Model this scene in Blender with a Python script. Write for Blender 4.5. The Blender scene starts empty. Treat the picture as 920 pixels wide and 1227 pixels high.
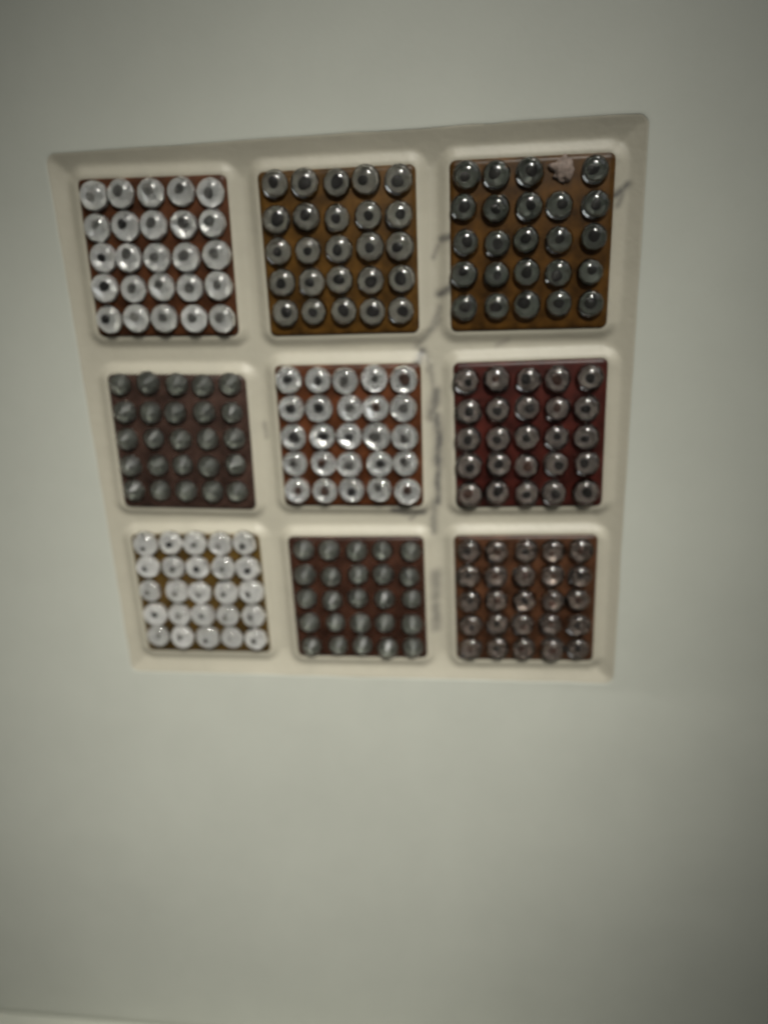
import bpy, bmesh, math, random
from mathutils import Matrix, Vector, noise

random.seed(7)
S = 0.032            # one tile side in metres; all layout below is in tile units
Z0 = 0.184           # height of the tray centre above the ledge
C = bpy.context.scene.collection
sc = bpy.context.scene

# ------------------------------------------------------------------ camera
def W(x, y, z):      # panel coordinates (right, up, out of the wall) -> world
    return Vector((x*S, -z*S, y*S + Z0))

cd = bpy.data.cameras.new('camera'); cam = bpy.data.objects.new('camera', cd); C.objects.link(cam)
r0 = (0.992568, -0.040679, -0.114690)      # camera right, up, back in panel coordinates
r1 = (0.000255, 0.943167, -0.332319)
r2 = (0.121690, 0.329820, 0.936168)
def D(v): return Vector((v[0], -v[2], v[1]))
X, Y, Zb = D(r0), D(r1), D(r2)
M = Matrix(((X.x, Y.x, Zb.x), (X.y, Y.y, Zb.y), (X.z, Y.z, Zb.z))).to_4x4()
M.translation = W(0.88477, 1.28499, 5.15984)
cam.matrix_world = M
cd.sensor_fit = 'HORIZONTAL'; cd.sensor_width = 36; cd.lens = 36*935.69/920
cd.clip_start = 0.005; cd.clip_end = 50
cd.dof.use_dof = True; cd.dof.focus_distance = 0.128; cd.dof.aperture_fstop = 13
sc.camera = cam

# ------------------------------------------------------------------ world, lamps, exposure
w = bpy.data.worlds.new('World'); sc.world = w; w.use_nodes = True
bg = w.node_tree.nodes['Background']; bg.inputs[0].default_value = (0.92, 0.95, 0.86, 1); bg.inputs[1].default_value = 0.06
def lamp(name, kind, loc, target, energy, color, **kw):
    l = bpy.data.lights.new(name, kind); l.energy = energy; l.color = color
    for k, v in kw.items(): setattr(l, k, v)
    o = bpy.data.objects.new(name, l); C.objects.link(o)
    o.location = loc
    o.rotation_euler = (Vector(target) - Vector(loc)).to_track_quat('-Z', 'Y').to_euler()
    return o
lamp('spot_lamp', 'SPOT', W(3.5, 12, 13), W(-0.5, -1.95, 0), 22.5, (1.0, 0.975, 0.90),
     spot_size=math.radians(25.8), spot_blend=1.0, shadow_soft_size=0.06)
lamp('ceiling_light', 'AREA', W(9, 24, 3), W(0, 0, 0), 1.1, (1.0, 0.97, 0.90), shape='DISK', size=0.12)
lamp('window_light', 'AREA', W(17, 15, 10), W(0, 0, 0), 0.5, (0.95, 0.98, 1.0), shape='RECTANGLE', size=0.30, size_y=0.40)
sc.view_settings.view_transform = 'Standard'; sc.view_settings.look = 'None'
sc.view_settings.exposure = 0.0; sc.view_settings.gamma = 1.0
sc.view_settings.use_curve_mapping = False
sc.cycles.max_bounces = 16; sc.cycles.transmission_bounces = 12; sc.cycles.caustics_refractive = True
sc.cycles.blur_glossy = 0.2; sc.cycles.use_denoising = True

# ------------------------------------------------------------------ materials
def mat(name, color, rough=0.5, metal=0.0, coat=0.0, trans=0.0, ior=1.5, noise_scale=None, noise_amt=0.12,
        bump=0.0, bump_scale=400, spec=0.5, coat_rough=0.05, obj_var=0.0, detail=5):
    m = bpy.data.materials.new(name); m.use_nodes = True
    nt = m.node_tree; n = nt.nodes; b = n['Principled BSDF']
    b.inputs['Base Color'].default_value = (*color, 1); b.inputs['Roughness'].default_value = rough
    b.inputs['Metallic'].default_value = metal; b.inputs['Coat Weight'].default_value = coat
    b.inputs['Coat Roughness'].default_value = coat_rough
    b.inputs['Transmission Weight'].default_value = trans; b.inputs['IOR'].default_value = ior
    b.inputs['Specular IOR Level'].default_value = spec
    tc = n.new('ShaderNodeTexCoord')
    if noise_scale:
        t = n.new('ShaderNodeTexNoise'); t.inputs['Scale'].default_value = noise_scale; t.inputs['Detail'].default_value = detail; t.inputs['Roughness'].default_value = 0.5 if detail < 10 else 0.68
        nt.links.new(tc.outputs['Object'], t.inputs['Vector'])
        mr = n.new('ShaderNodeMapRange'); mr.inputs[1].default_value = 0.25; mr.inputs[2].default_value = 0.75
        mr.inputs[3].default_value = 1 - noise_amt; mr.inputs[4].default_value = 1 + noise_amt
        nt.links.new(t.outputs['Fac'], mr.inputs[0])
        hv = n.new('ShaderNodeHueSaturation'); hv.inputs['Color'].default_value = (*color, 1)
        val = mr.outputs[0]
        if obj_var:
            oi = n.new('ShaderNodeObjectInfo'); m2 = n.new('ShaderNodeMapRange')
            m2.inputs[3].default_value = 1 - obj_var; m2.inputs[4].default_value = 1 + obj_var
            nt.links.new(oi.outputs['Random'], m2.inputs[0])
            mu = n.new('ShaderNodeMath'); mu.operation = 'MULTIPLY'
            nt.links.new(val, mu.inputs[0]); nt.links.new(m2.outputs[0], mu.inputs[1]); val = mu.outputs[0]
        nt.links.new(val, hv.inputs['Value']); nt.links.new(hv.outputs[0], b.inputs['Base Color'])
    if bump:
        t = n.new('ShaderNodeTexNoise'); t.inputs['Scale'].default_value = bump_scale; t.inputs['Detail'].default_value = 4
        nt.links.new(tc.outputs['Object'], t.inputs['Vector'])
        bp = n.new('ShaderNodeBump'); bp.inputs['Strength'].default_value = bump; bp.inputs['Distance'].default_value = 0.0006
        nt.links.new(t.outputs['Fac'], bp.inputs['Height']); nt.links.new(bp.outputs[0], b.inputs['Normal'])
    return m

M_wall = mat('grey_wall_plastic', (0.446, 0.458, 0.406), rough=0.5, noise_scale=16, noise_amt=0.075, detail=12, bump=0.03, bump_scale=900)
M_ledge = mat('grey_ledge', (0.50, 0.51, 0.44), rough=0.5, noise_scale=30, noise_amt=0.06)

def tray_material():
    m = mat('cream_tray', (0.385, 0.362, 0.292), rough=0.5, noise_scale=60, noise_amt=0.05, bump=0.15, bump_scale=700)
    nt = m.node_tree; n = nt.nodes; b = n['Principled BSDF']
    src = b.inputs['Base Color'].links[0].from_socket
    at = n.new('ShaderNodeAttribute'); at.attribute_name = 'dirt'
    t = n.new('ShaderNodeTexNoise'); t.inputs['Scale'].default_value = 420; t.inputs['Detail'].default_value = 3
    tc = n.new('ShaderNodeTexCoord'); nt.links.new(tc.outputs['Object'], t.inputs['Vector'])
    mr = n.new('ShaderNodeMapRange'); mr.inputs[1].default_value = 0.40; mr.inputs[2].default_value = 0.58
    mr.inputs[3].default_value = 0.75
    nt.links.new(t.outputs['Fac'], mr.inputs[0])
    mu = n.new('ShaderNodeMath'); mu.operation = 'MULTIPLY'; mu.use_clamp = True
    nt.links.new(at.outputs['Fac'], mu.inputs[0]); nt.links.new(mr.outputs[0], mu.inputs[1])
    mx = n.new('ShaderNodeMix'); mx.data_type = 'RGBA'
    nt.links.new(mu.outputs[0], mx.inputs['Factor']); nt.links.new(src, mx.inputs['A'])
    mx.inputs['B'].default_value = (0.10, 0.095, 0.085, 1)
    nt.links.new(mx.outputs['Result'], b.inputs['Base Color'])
    return m
M_tray = tray_material()

# ------------------------------------------------------------------ mesh helpers
def mesh_obj(name, me, material, parent=None, smooth=True):
    if not isinstance(me, bpy.types.Mesh):
        bm = me; me = bpy.data.meshes.new(name); bm.to_mesh(me); bm.free()
    if smooth:
        for p in me.polygons: p.use_smooth = True
    if material is not None and not me.materials: me.materials.append(material)
    o = bpy.data.objects.new(name, me); C.objects.link(o)
    if parent: o.parent = parent
    return o

def lathe(profile, seg=24, wob=0.0, close_bottom=True, seed=0):
    """profile [(radius, out)] from base to apex, axis -Y (out of the wall), tile units"""
    rnd = random.Random(seed); ph = rnd.random()*6.28
    bm = bmesh.new(); rings = []
    for r, z in profile:
        if r < 1e-6: rings.append([bm.verts.new((0, -z*S, 0))]); continue
        ring = []
        for k in range(seg):
            a = 2*math.pi*k/seg
            rr = r*(1 + wob*math.sin(2*a + ph) + wob*0.6*math.sin(3*a + 2*ph))
            ring.append(bm.verts.new((rr*S*math.cos(a), -z*S, rr*S*math.sin(a))))
        rings.append(ring)
    for a, b in zip(rings, rings[1:]):
        if len(a) == 1 and len(b) == 1: continue
        for k in range(seg):
            k2 = (k+1) % seg
            if len(b) == 1: bm.faces.new((a[k], a[k2], b[0]))
            elif len(a) == 1: bm.faces.new((a[0], b[k2], b[k]))
            else: bm.faces.new((a[k], a[k2], b[k2], b[k]))
    if close_bottom and len(rings[0]) > 1: bm.faces.new(list(reversed(rings[0])))
    bmesh.ops.recalc_face_normals(bm, faces=bm.faces)
    return bm

def rrect(hw, hh, r, nside, ncorner):
    """rounded rectangle, anticlockwise from the right side's middle of the lower corner"""
    pts = []
    for cx, cy, a0 in ((1, 1, 0), (-1, 1, 90), (-1, -1, 180), (1, -1, 270)):
        for k in range(ncorner + 1):
            a = math.radians(a0 + 90*k/ncorner)
            pts.append((cx*(hw - r) + r*math.cos(a), cy*(hh - r) + r*math.sin(a)))
        nx, ny = pts[-1]
        n0 = {0: (-1, 1), 90: (-1, -1), 180: (1, -1), 270: (1, 1)}[a0]
        a = math.radians(a0 + 90)
        ex, ey = n0[0]*(hw - r) + r*math.cos(a), n0[1]*(hh - r) + r*math.sin(a)
        for k in range(1, nside):
            pts.append((nx + (ex-nx)*k/nside, ny + (ey-ny)*k/nside))
    return pts

def smooth01(t):
    t = max(0.0, min(1.0, t)); return t*t*(3 - 2*t)

# ------------------------------------------------------------------ the wall with its opening
HW = 1.855; HH = 1.884; HC = 0.012      # half size of the opening; opening centre height
NS, NC = 26, 8
LEDGE_Y = -5.86
def wall_height(x, y):
    z = 0.015*noise.noise(Vector((x*0.35, y*0.35, 3.1)))*smooth01((max(abs(x), abs(y)) - HH - 0.1)/1.0)
    t = 1 - math.exp(-max(0.0, -1.95 - y)/1.0)                      # added bend, standing in for a soft vertical shade edge under the opening
    xc = 0.95 + (-1.87 - y)*0.0306
    d = x - xc
    soft = 0.5*(d + math.sqrt(d*d + 0.0015))
    z += 0.09*t*(1 - math.exp(-soft/0.6))
    return z
bm = bmesh.new()
def loop(pts, zf):
    return [bm.verts.new((x*S, -zf(x, y)*S, (y + HC)*S + Z0)) for x, y in pts]
loops = []
R0 = 0.009
def tilt(x, y): return 0.008*x*max(0.0, y)/HH         # the upper rim is not quite level
def inner(o, r):
    pts = rrect(HW + o, HH + o, 0.06 + o, NS, NC)
    low = sorted((abs(x - 0.95), k) for k, (x, y) in enumerate(pts) if y < -HH - o + 1e-6)[:2]
    ks = sorted((pts[k][0], k) for _, k in low)
    for (_, k), x in zip(ks, (0.93, 0.975)): pts[k] = (x, pts[k][1])
    # worn, slightly uneven rim
    return [(x + 0.006*noise.noise(Vector((x*5, y*5, 1))) , y + tilt(x, y) + 0.006*noise.noise(Vector((x*5, y*5, 7)))) for x, y in pts]
loops.append(loop(inner(0.0, 0), lambda x, y: -0.12))
loops.append(loop(inner(0.0, 0), lambda x, y: -R0))
for k in range(1, 5):
    a = math.pi/2*k/4
    o = R0*(1 - math.cos(a)); zz = R0*(math.sin(a) - 1)
    loops.append(loop(inner(o, 0), lambda x, y, zz=zz: zz + wall_height(x, y)))
base = inner(R0, 0)
XO, YT, YB = 9.0, 9.0, LEDGE_Y - HC
def outer_point(px, py):
    # push along a blend so the outer loop is a rectangle
    sx = px/(HW + R0); sy = py/(HH + R0)
    if py < -HH + 0.02 and abs(px) < HW - 0.06: sy = -1.0
    m = max(abs(sx), abs(sy)); sx /= m; sy /= m
    if sy < -0.999:                                    # keep one row of vertices on the added shade bend
        q, c = abs(sx), 0.95/(HW + R0)
        q = q*0.119/c if q < c else 0.119 + (q - c)*(1 - 0.119)/(1 - c)
        sx = math.copysign(q, sx)
    return sx*XO, (sy*YT if sy > 0 else sy*(-YB))
NL = 44
for k in range(1, NL + 1):
    t = (k/NL)**1.6
    pts = []
    for px, py in base:
        ox, oy = outer_point(px, py)
        pts.append((px + (ox-px)*t, py + (oy-py)*t))
    loops.append(loop(pts, wall_height))
loops.append([bm.verts.new((v.co.x, 1.0*S, v.co.z)) for v in loops[-1]])
for a, b in zip(loops, loops[1:]):
    n = len(a)
    for k in range(n):
        bm.faces.new((a[k], a[(k+1) % n], b[(k+1) % n], b[k]))
bmesh.ops.recalc_face_normals(bm, faces=bm.faces)
wall = mesh_obj('wall', bm, M_wall); wall['kind'] = 'structure'

# the ledge at the wall's foot
bm = bmesh.new()
prof = [(-1.0, -0.35), (0.9, -0.35), (0.98, -0.30), (1.0, -0.2), (0.98, -0.10), (0.9, -0.03), (0.2, -0.005), (0.10, 0.0),
        (0.05, 0.02), (0.02, 0.06), (-0.02, 0.07), (-1.0, 0.07)]
va = [bm.verts.new((-9*S, -z*S, (y + LEDGE_Y)*S + Z0)) for z, y in prof]
vb = [bm.verts.new((9*S, -z*S, (y + LEDGE_Y)*S + Z0)) for z, y in prof]
for k in range(len(prof)):
    k2 = (k+1) % len(prof); bm.faces.new((va[k], va[k2], vb[k2], vb[k]))
bm.faces.new(va); bm.faces.new(vb)
bmesh.ops.recalc_face_normals(bm, faces=bm.faces)
ledge = mesh_obj('ledge', bm, M_ledge); ledge['kind'] = 'structure'

# ------------------------------------------------------------------ tiles: layout measured from the photograph
# centre x, y, rotation, bead offset x, y
LAY = {
 (0,0): (-1.196, 1.222, -1.2, 0.005, 0.012), (0,1): (0.0, 1.207, -0.1, 0.001, 0.034), (0,2): (1.192, 1.208, -0.2, -0.012, 0.036),
 (1,0): (-1.201, -0.022, -1.3, -0.005, 0.036), (1,1): (0.0, 0.006, -0.4, -0.003, 0.018), (1,2): (1.213, 0.002, 0.6, -0.016, 0.0),
 (2,0): (-1.206, -1.200, 0.2, 0.012, 0.040), (2,1): (-0.005, -1.217, 0.4, 0.005, 0.005), (2,2): (1.206, -1.207, 0.7, -0.006, 0.008)}
SIZE = {(0,0): (0.995, 1.005), (0,1): (1.0, 1.018), (0,2): (0.992, 1.026), (1,0): (1.0, 0.984), (1,1): (1.0, 1.008), (1,2): (1.003, 1.014),
        (2,0): (0.99, 0.984), (2,1): (1.0, 0.992), (2,2): (1.006, 1.002)}

# ------------------------------------------------------------------ the tray (height field)
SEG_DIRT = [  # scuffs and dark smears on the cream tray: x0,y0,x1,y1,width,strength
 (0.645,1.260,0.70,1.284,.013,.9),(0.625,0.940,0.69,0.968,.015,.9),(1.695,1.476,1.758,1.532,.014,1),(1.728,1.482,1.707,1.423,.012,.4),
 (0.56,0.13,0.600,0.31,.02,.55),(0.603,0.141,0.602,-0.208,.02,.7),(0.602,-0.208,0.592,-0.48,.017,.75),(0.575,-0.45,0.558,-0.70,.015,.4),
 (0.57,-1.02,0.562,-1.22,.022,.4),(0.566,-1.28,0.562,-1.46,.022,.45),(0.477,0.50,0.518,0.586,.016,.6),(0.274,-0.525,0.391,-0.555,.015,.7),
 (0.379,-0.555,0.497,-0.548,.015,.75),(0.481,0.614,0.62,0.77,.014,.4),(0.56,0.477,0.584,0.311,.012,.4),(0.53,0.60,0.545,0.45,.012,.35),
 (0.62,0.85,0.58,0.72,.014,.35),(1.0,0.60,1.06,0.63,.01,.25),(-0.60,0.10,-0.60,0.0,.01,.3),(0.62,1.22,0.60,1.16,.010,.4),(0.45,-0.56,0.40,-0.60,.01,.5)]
def seg_d(x, y, s):
    dx, dy = s[2]-s[0], s[3]-s[1]; L = dx*dx + dy*dy
    t = max(0, min(1, ((x-s[0])*dx + (y-s[1])*dy)/L))
    return math.hypot(x - s[0] - t*dx, y - s[1] - t*dy)
TF = -0.056            # tray floor
def tray_height(x, y):
    d = 1e9
    for k, (cx, cy, rot, _, _) in LAY.items():
        sx, sy = SIZE[k]
        a = math.radians(-rot); ux = (x-cx)*math.cos(a) - (y-cy)*math.sin(a); uy = (x-cx)*math.sin(a) + (y-cy)*math.cos(a)
        qx, qy = abs(ux) - sx/2 + 0.05, abs(uy) - sy/2 + 0.05
        dd = math.hypot(max(qx, 0), max(qy, 0)) + min(max(qx, qy), 0) - 0.05
        d = min(d, dd)
    h = TF
    if d > -0.01: h += 0.036*(1 - smooth01(d/0.085))**1.0
    else: h += 0.036
    qx, qy = abs(x) - HW + 0.06, abs(y - HC - 0.008*x*max(0.0, y)/HH) - HH + 0.06
    e = math.hypot(max(qx, 0), max(qy, 0)) + min(max(qx, qy), 0) - 0.06
    rim = max(0.0, min(1.0, (e + 0.21)/0.21))
    h += 0.0540*rim**1.4
    if e > 0.012: h -= 0.04*smooth01((e - 0.012)/0.03)
    h += 0.002*(1 - rim)*noise.noise(Vector((x*4, y*4, 0)))
    return h
G = 300; EX = 1.96
bm = bmesh.new(); grid = []; dirt = []
for j in range(G + 1):
    row = []
    for i in range(G + 1):
        x = -EX + 2*EX*i/G; y = HC - EX + 2*EX*j/G
        row.append(bm.verts.new((x*S, -tray_height(x, y)*S, y*S)))
        wx = x + 0.014*noise.noise(Vector((x*9, y*9, 5))); wy = y + 0.014*noise.noise(Vector((x*9, y*9, 9)))
        v = 0.0
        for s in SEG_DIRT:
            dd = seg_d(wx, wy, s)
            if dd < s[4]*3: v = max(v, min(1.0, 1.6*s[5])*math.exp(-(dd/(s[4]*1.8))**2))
        n1 = noise.noise(Vector((x*6, y*6, 2)))
        v = max(v, 0.10*max(0, n1))
        dirt.append(v)
    grid.append(row)
for j in range(G):
    for i in range(G):
        bm.faces.new((grid[j][i], grid[j][i+1], grid[j+1][i+1], grid[j+1][i]))
edge = [grid[0][i] for i in range(G)] + [grid[j][G] for j in range(G)] + [grid[G][i] for i in range(G, 0, -1)] + [grid[j][0] for j in range(G, 0, -1)]
back = [bm.verts.new((v.co.x, 0.30*S, v.co.z)) for v in edge]
nE = len(edge)
for k in range(nE):
    bm.faces.new((edge[(k+1) % nE], edge[k], back[k], back[(k+1) % nE]))
bm.faces.new(list(reversed(back)))
dirt += [0.0]*nE
bmesh.ops.recalc_face_normals(bm, faces=bm.faces)
me = bpy.data.meshes.new('mounting_tray'); bm.to_mesh(me); bm.free()
at = me.attributes.new('dirt', 'FLOAT', 'POINT'); at.data.foreach_set('value', dirt)
tray = mesh_obj('mounting_tray', me, M_tray); tray.location = (0, 0, Z0)
tray['label'] = 'scuffed cream plastic tray recessed in the grey wall, holding nine beaded tiles'; tray['category'] = 'tray'

# ------------------------------------------------------------------ bead kinds
def glass(name, color, rough=0.03, ior=1.49):
    return mat(name, color, rough=rough, trans=1.0, ior=ior)
DARK_SPOT = mat('dark_reflection', (0.02, 0.018, 0.018), rough=0.35)  # bead centres: dark discs standing in for the dark reflection in the table
def kind(name, lens_col, lens_rough, cup_col, cup_rough, cup_metal, r, core, lens_trans=True):
    lens = glass(name + '_lens', lens_col, lens_rough)
    cup = mat(name + '_reflector', cup_col, rough=cup_rough, metal=cup_metal, noise_scale=900, noise_amt=0.12, obj_var=0.12)
    return dict(lens=lens, cup=cup, r=r, core=core)
D_dark = DARK_SPOT
D_brown = mat('brown_reflection', (0.07, 0.035, 0.025), rough=0.4)
D_grey = mat('grey_reflection', (0.15, 0.145, 0.135), rough=0.4)
D_pale = mat('pale_reflection', (0.30, 0.29, 0.27), rough=0.4)
K_bright = kind('clear_bright', (1, 1, 1), 0.05, (0.97, 0.97, 0.95), 0.20, 0.75, 0.0935, 0.30)
K_bright.update(facet=8, wild=1.5, dies=[D_dark, D_dark, D_brown, D_grey])
K_soft = kind('clear_soft', (1, 1, 1), 0.14, (0.97, 0.97, 0.94), 0.25, 0.6, 0.0935, 0.30)
K_soft.update(facet=8, wild=1.1, shift=(-0.010, 0.010), dies=[D_grey, D_grey, D_pale, D_dark])
K_facet = kind('clear_faceted', (1, 1, 1), 0.06, (0.97, 0.965, 0.94), 0.22, 0.45, 0.0945, 0.20)
K_facet.update(facet=6, wild=1.6, shift=(-0.014, -0.012), dies=[D_grey, D_pale, D_pale, D_dark])
K_ring = kind('clear_grey', (0.95, 0.95, 0.93), 0.13, (0.38, 0.37, 0.325), 0.4, 0.05, 0.089, 0.36)
K_ring.update(cr=0.77, facet=10, wild=0.8, dies=[D_dark])
K_teal = kind('smoked_teal', (0.90, 0.91, 0.88), 0.12, (0.165, 0.178, 0.155), 0.4, 0.05, 0.085, 0.36)
K_teal.update(cr=0.75, facet=10, wild=0.8, dies=[D_dark])
K_red = kind('smoked_grey', (0.95, 0.92, 0.90), 0.12, (0.26, 0.232, 0.212), 0.35, 0.2, 0.090, 0.30)
K_red.update(cr=0.72, facet=8, wild=0.9, dies=[D_dark, D_dark, D_brown])
K_redf = kind('smoked_faceted', (0.95, 0.92, 0.89), 0.11, (0.27, 0.225, 0.20), 0.27, 0.6, 0.089, 0.22)
K_redf.update(cr=0.76, facet=6, wild=1.2, dies=[D_dark, D_brown])
K_frost = kind('frosted_grey', (0.88, 0.90, 0.86), 0.38, (0.12, 0.125, 0.11), 0.6, 0.0, 0.082, 0.22)
K_frost.update(cut=10, point=True, cr=0.78, facet=7, wild=1.3, dies=[mat('dim_reflection', (0.08, 0.08, 0.07), rough=0.5)])

def gem(r, seg, seed):
    """a low glass bead: girdle, rounded crown, small flattened table, slightly out of round"""
    p = [(r, 0.0), (r, 0.014)]
    for k in range(1, 8):
        a = math.pi/2*k/8
        p.append((r*math.cos(a)**0.92, 0.014 + 0.62*r*math.sin(a)))
    p.append((r*0.12, 0.014 + 0.624*r)); p.append((0.0, 0.014 + 0.626*r))
    return lathe(p, seg, 0.014, seed=seed)
def cut_gem(r, seg, seed, point=False):
    """a low cut-glass bead: girdle, two tiers of flat crown facets, flat table"""
    rq = random.Random(seed); bm = bmesh.new(); rings = []
    for rr, z, ph in ((1.0, 0.0, 0), (1.0, 0.014, 0), (0.72 if point else 0.80, 0.014 + 0.36*r, 0.5), (0.16 if point else 0.42, 0.014 + (0.86 if point else 0.58)*r, 0)):
        jit = 0.0 if z < 0.02 else 0.05
        rings.append([bm.verts.new((rr*r*S*(1 + rq.uniform(-jit, jit))*math.cos(2*math.pi*(k + ph)/seg), -z*S,
                                    rr*r*S*(1 + rq.uniform(-jit, jit))*math.sin(2*math.pi*(k + ph)/seg))) for k in range(seg)])
    for q, (a, b) in enumerate(zip(rings, rings[1:])):
        for k in range(seg):
            k2 = (k + 1) % seg
            if q == 0: bm.faces.new((a[k], a[k2], b[k2], b[k]))
            elif q == 1: bm.faces.new((a[k], a[k2], b[k])); bm.faces.new((a[k2], b[k2], b[k]))
            else: bm.faces.new((a[k], a[k2], b[k2])); bm.faces.new((a[k], b[k2], b[k]))
    bm.faces.new(rings[-1]); bm.faces.new(list(reversed(rings[0])))
    bmesh.ops.recalc_face_normals(bm, faces=bm.faces)
    return bm
MESH = {}
def bead_meshes(key, K):
    if key in MESH: return MESH[key]
    r = K['r']; out = []
    for s in range(4):
        bm = cut_gem(r, K['cut'], s + int(r*1000), K.get('point', False)) if K.get('cut') else gem(r, 26, s + int(r*1000))
        me = bpy.data.meshes.new('bead'); bm.to_mesh(me); bm.free(); me.materials.append(K['lens'])
        out.append(me)
    rc = r*K['core']; fc = K['facet']; wild = K['wild']; cups = []; reflection_spots = []
    for q in range(5):
        cr = K.get('cr', 0.92)*r
        bm = lathe([(cr, 0.006), (cr, 0.031), (cr*0.96, 0.031), (rc*1.4, 0.0135), (rc*0.5, 0.0125), (0, 0.0125)], fc)
        rq = random.Random(q + 3)
        for v in bm.verts:
            if v.co.y < -0.02*S: v.co.y += wild*rq.uniform(-0.003, 0.012)*S
            elif v.co.y < -0.0055*S and v.co.y > -0.02*S and math.hypot(v.co.x, v.co.z) < 0.7*cr*S: v.co.x += wild*rq.uniform(-1, 1)*0.020*S; v.co.z += wild*rq.uniform(-1, 1)*0.020*S
        cup = bpy.data.meshes.new('reflector'); bm.to_mesh(cup); bm.free(); cup.materials.append(K['cup'])
        cups.append(cup)
    for die in K['dies']:
        bm = lathe([(rc, 0.0125), (rc, 0.019), (rc*0.8, 0.022), (0, 0.022)], 12, 0.08)
        core = bpy.data.meshes.new('core'); bm.to_mesh(core); bm.free(); core.materials.append(die); reflection_spots.append(core)
    for me in reflection_spots + ([] if K.get('cut') else out):
        for p in me.polygons: p.use_smooth = True
    MESH[key] = (out, cups, reflection_spots); return MESH[key]

def plate_mesh(sx, sy, chip=None):
    bm = bmesh.new(); lo = []
    for off, z in ((0, -0.20), (0, -0.03), (-0.006, -0.014), (-0.018, -0.004), (-0.035, 0.0)):
        pts = rrect(sx/2 + off, sy/2 + off, 0.045 + off, 2, 5)
        if chip:   # broken-off corner
            q = []
            for x, y in pts:
                u = x*chip[0] + y*chip[1] - chip[2]
                if u > 0: x -= u*chip[0]*0.5; y -= u*chip[1]*0.5
                q.append((x, y))
            pts = q
        lo.append([bm.verts.new((x*S, -z*S, y*S)) for x, y in pts])
    n = len(lo[0])
    for a, c in zip(lo, lo[1:]):
        for k in range(n): bm.faces.new((a[k], a[(k+1) % n], c[(k+1) % n], c[k]))
    bm.faces.new(lo[-1]); bm.faces.new(list(reversed(lo[0])))
    bmesh.ops.recalc_face_normals(bm, faces=bm.faces)
    return bm

def plate_mat(name, col):
    col = tuple(c*0.6 for c in col)
    return mat(name, col, rough=0.4, noise_scale=260, noise_amt=0.75, spec=0.25)
TILES = [
 ((0,0), K_soft, 's', (0.095, 0.033, 0.012), 'red-brown tile of clear silvery beads with grey pupils, beside amber-brown tile, above dull maroon tile'),
 ((0,1), K_ring, 'r', (0.108, 0.050, 0.008), 'amber-brown tile whose grey ring-like beads have black centres, every bead in place'),
 ((0,2), K_teal, 't', (0.098, 0.043, 0.007), 'amber-brown tile of dark teal glassy beads with one bead broken off'),
 ((1,0), K_frost, 'f', (0.06, 0.033, 0.025), 'dull maroon tile of matte grey beads between two tiles of bright silvery beads'),
 ((1,1), K_bright, 'b', (0.10, 0.031, 0.010), 'centre tile of the tray, bright silvery beads with dark pupils on rust-brown plate'),
 ((1,2), K_red, 'd', (0.066, 0.013, 0.009), 'dark red tile of smoky clear beads below the tile with a missing bead'),
 ((2,0), K_facet, 'c', (0.105, 0.060, 0.012), 'tile of white sparkling beads on olive-brown plate, below the dull maroon tile'),
 ((2,1), K_frost, 'f', (0.055, 0.022, 0.013), 'dark red-brown tile of matte grey beads below the centre tile'),
 ((2,2), K_redf, 'e', (0.088, 0.036, 0.016), 'rust-brown tile of smoky clear beads below the dark red tile'),
]
PITCH = 0.193
for key, K, code, col, label in TILES:
    cx, cy, rot, bx, by = LAY[key]; sx, sy = SIZE[key]
    t = bpy.data.objects.new('beaded_tile', None); C.objects.link(t); t.empty_display_size = 0.01
    t.location = W(cx, cy, 0); t.rotation_euler = (0, math.radians(-rot), 0)
    t['label'] = label; t['category'] = 'tile'; t['group'] = 'beaded tiles in the tray'
    pm = plate_mat('plate_%d%d' % key, col)
    chip = (0.7071, 0.7071, 0.655) if key == (1,0) else None
    mesh_obj('plate', plate_mesh(sx, sy, chip), pm, t)
    lens, cups, reflection_spots = bead_meshes((code, K['r']), K)
    rnd = random.Random(key[0]*10 + key[1])
    for i in range(5):
        for j in range(5):
            x = bx + (j - 2)*PITCH + rnd.gauss(0, 0.0055); y = by + (2 - i)*PITCH + rnd.gauss(0, 0.0055)
            if key == (0,2) and (i, j) == (0, 3):
                bm = bmesh.new(); bmesh.ops.create_icosphere(bm, subdivisions=3, radius=1)
                for v in bm.verts:
                    c = v.co.copy(); f = 1 + 0.6*noise.noise(c*2.0 + Vector((4, 1, 2))) + 0.14*noise.noise(c*4)
                    v.co = Vector((c.x*0.06*f, -max(0.0, 0.009*f*(1 - c.y)) , c.z*0.07*f))*S
                M_res = mat('residue', (0.19, 0.145, 0.12), rough=0.7, noise_scale=1500, noise_amt=0.35)
                o = mesh_obj('glue_residue', bm, M_res, t); o.location = Vector((x*S, 0, y*S))
                continue
            b = bpy.data.objects.new('bead', rnd.choice(lens)); C.objects.link(b); b.parent = t
            b.location = (x*S, 0.0, y*S)
            b.rotation_euler = (math.radians(rnd.gauss(0, 3.0)), rnd.random()*6.28, math.radians(rnd.gauss(0, 3.0)))
            s_ = 1 + rnd.gauss(0, 0.025); b.scale = (s_, s_, s_)
            o = bpy.data.objects.new('reflector', rnd.choice(cups)); C.objects.link(o); o.parent = b
            o = bpy.data.objects.new('core', rnd.choice(reflection_spots)); C.objects.link(o); o.parent = b  # coloured disc imitating the reflection at the bead's middle
            o.location = (0, 0, 0)
            sh = K.get('shift', (0, 0)); g_ = Vector((sh[0] + rnd.gauss(0, 0.006), 0, sh[1] + rnd.gauss(0, 0.006)))*S
            g_.rotate(b.rotation_euler.to_matrix().inverted()); o.location = (g_.x, 0, g_.z)
            k_ = rnd.uniform(0.8, 1.15); o.scale = (k_, 1, k_*rnd.uniform(0.9, 1.1))
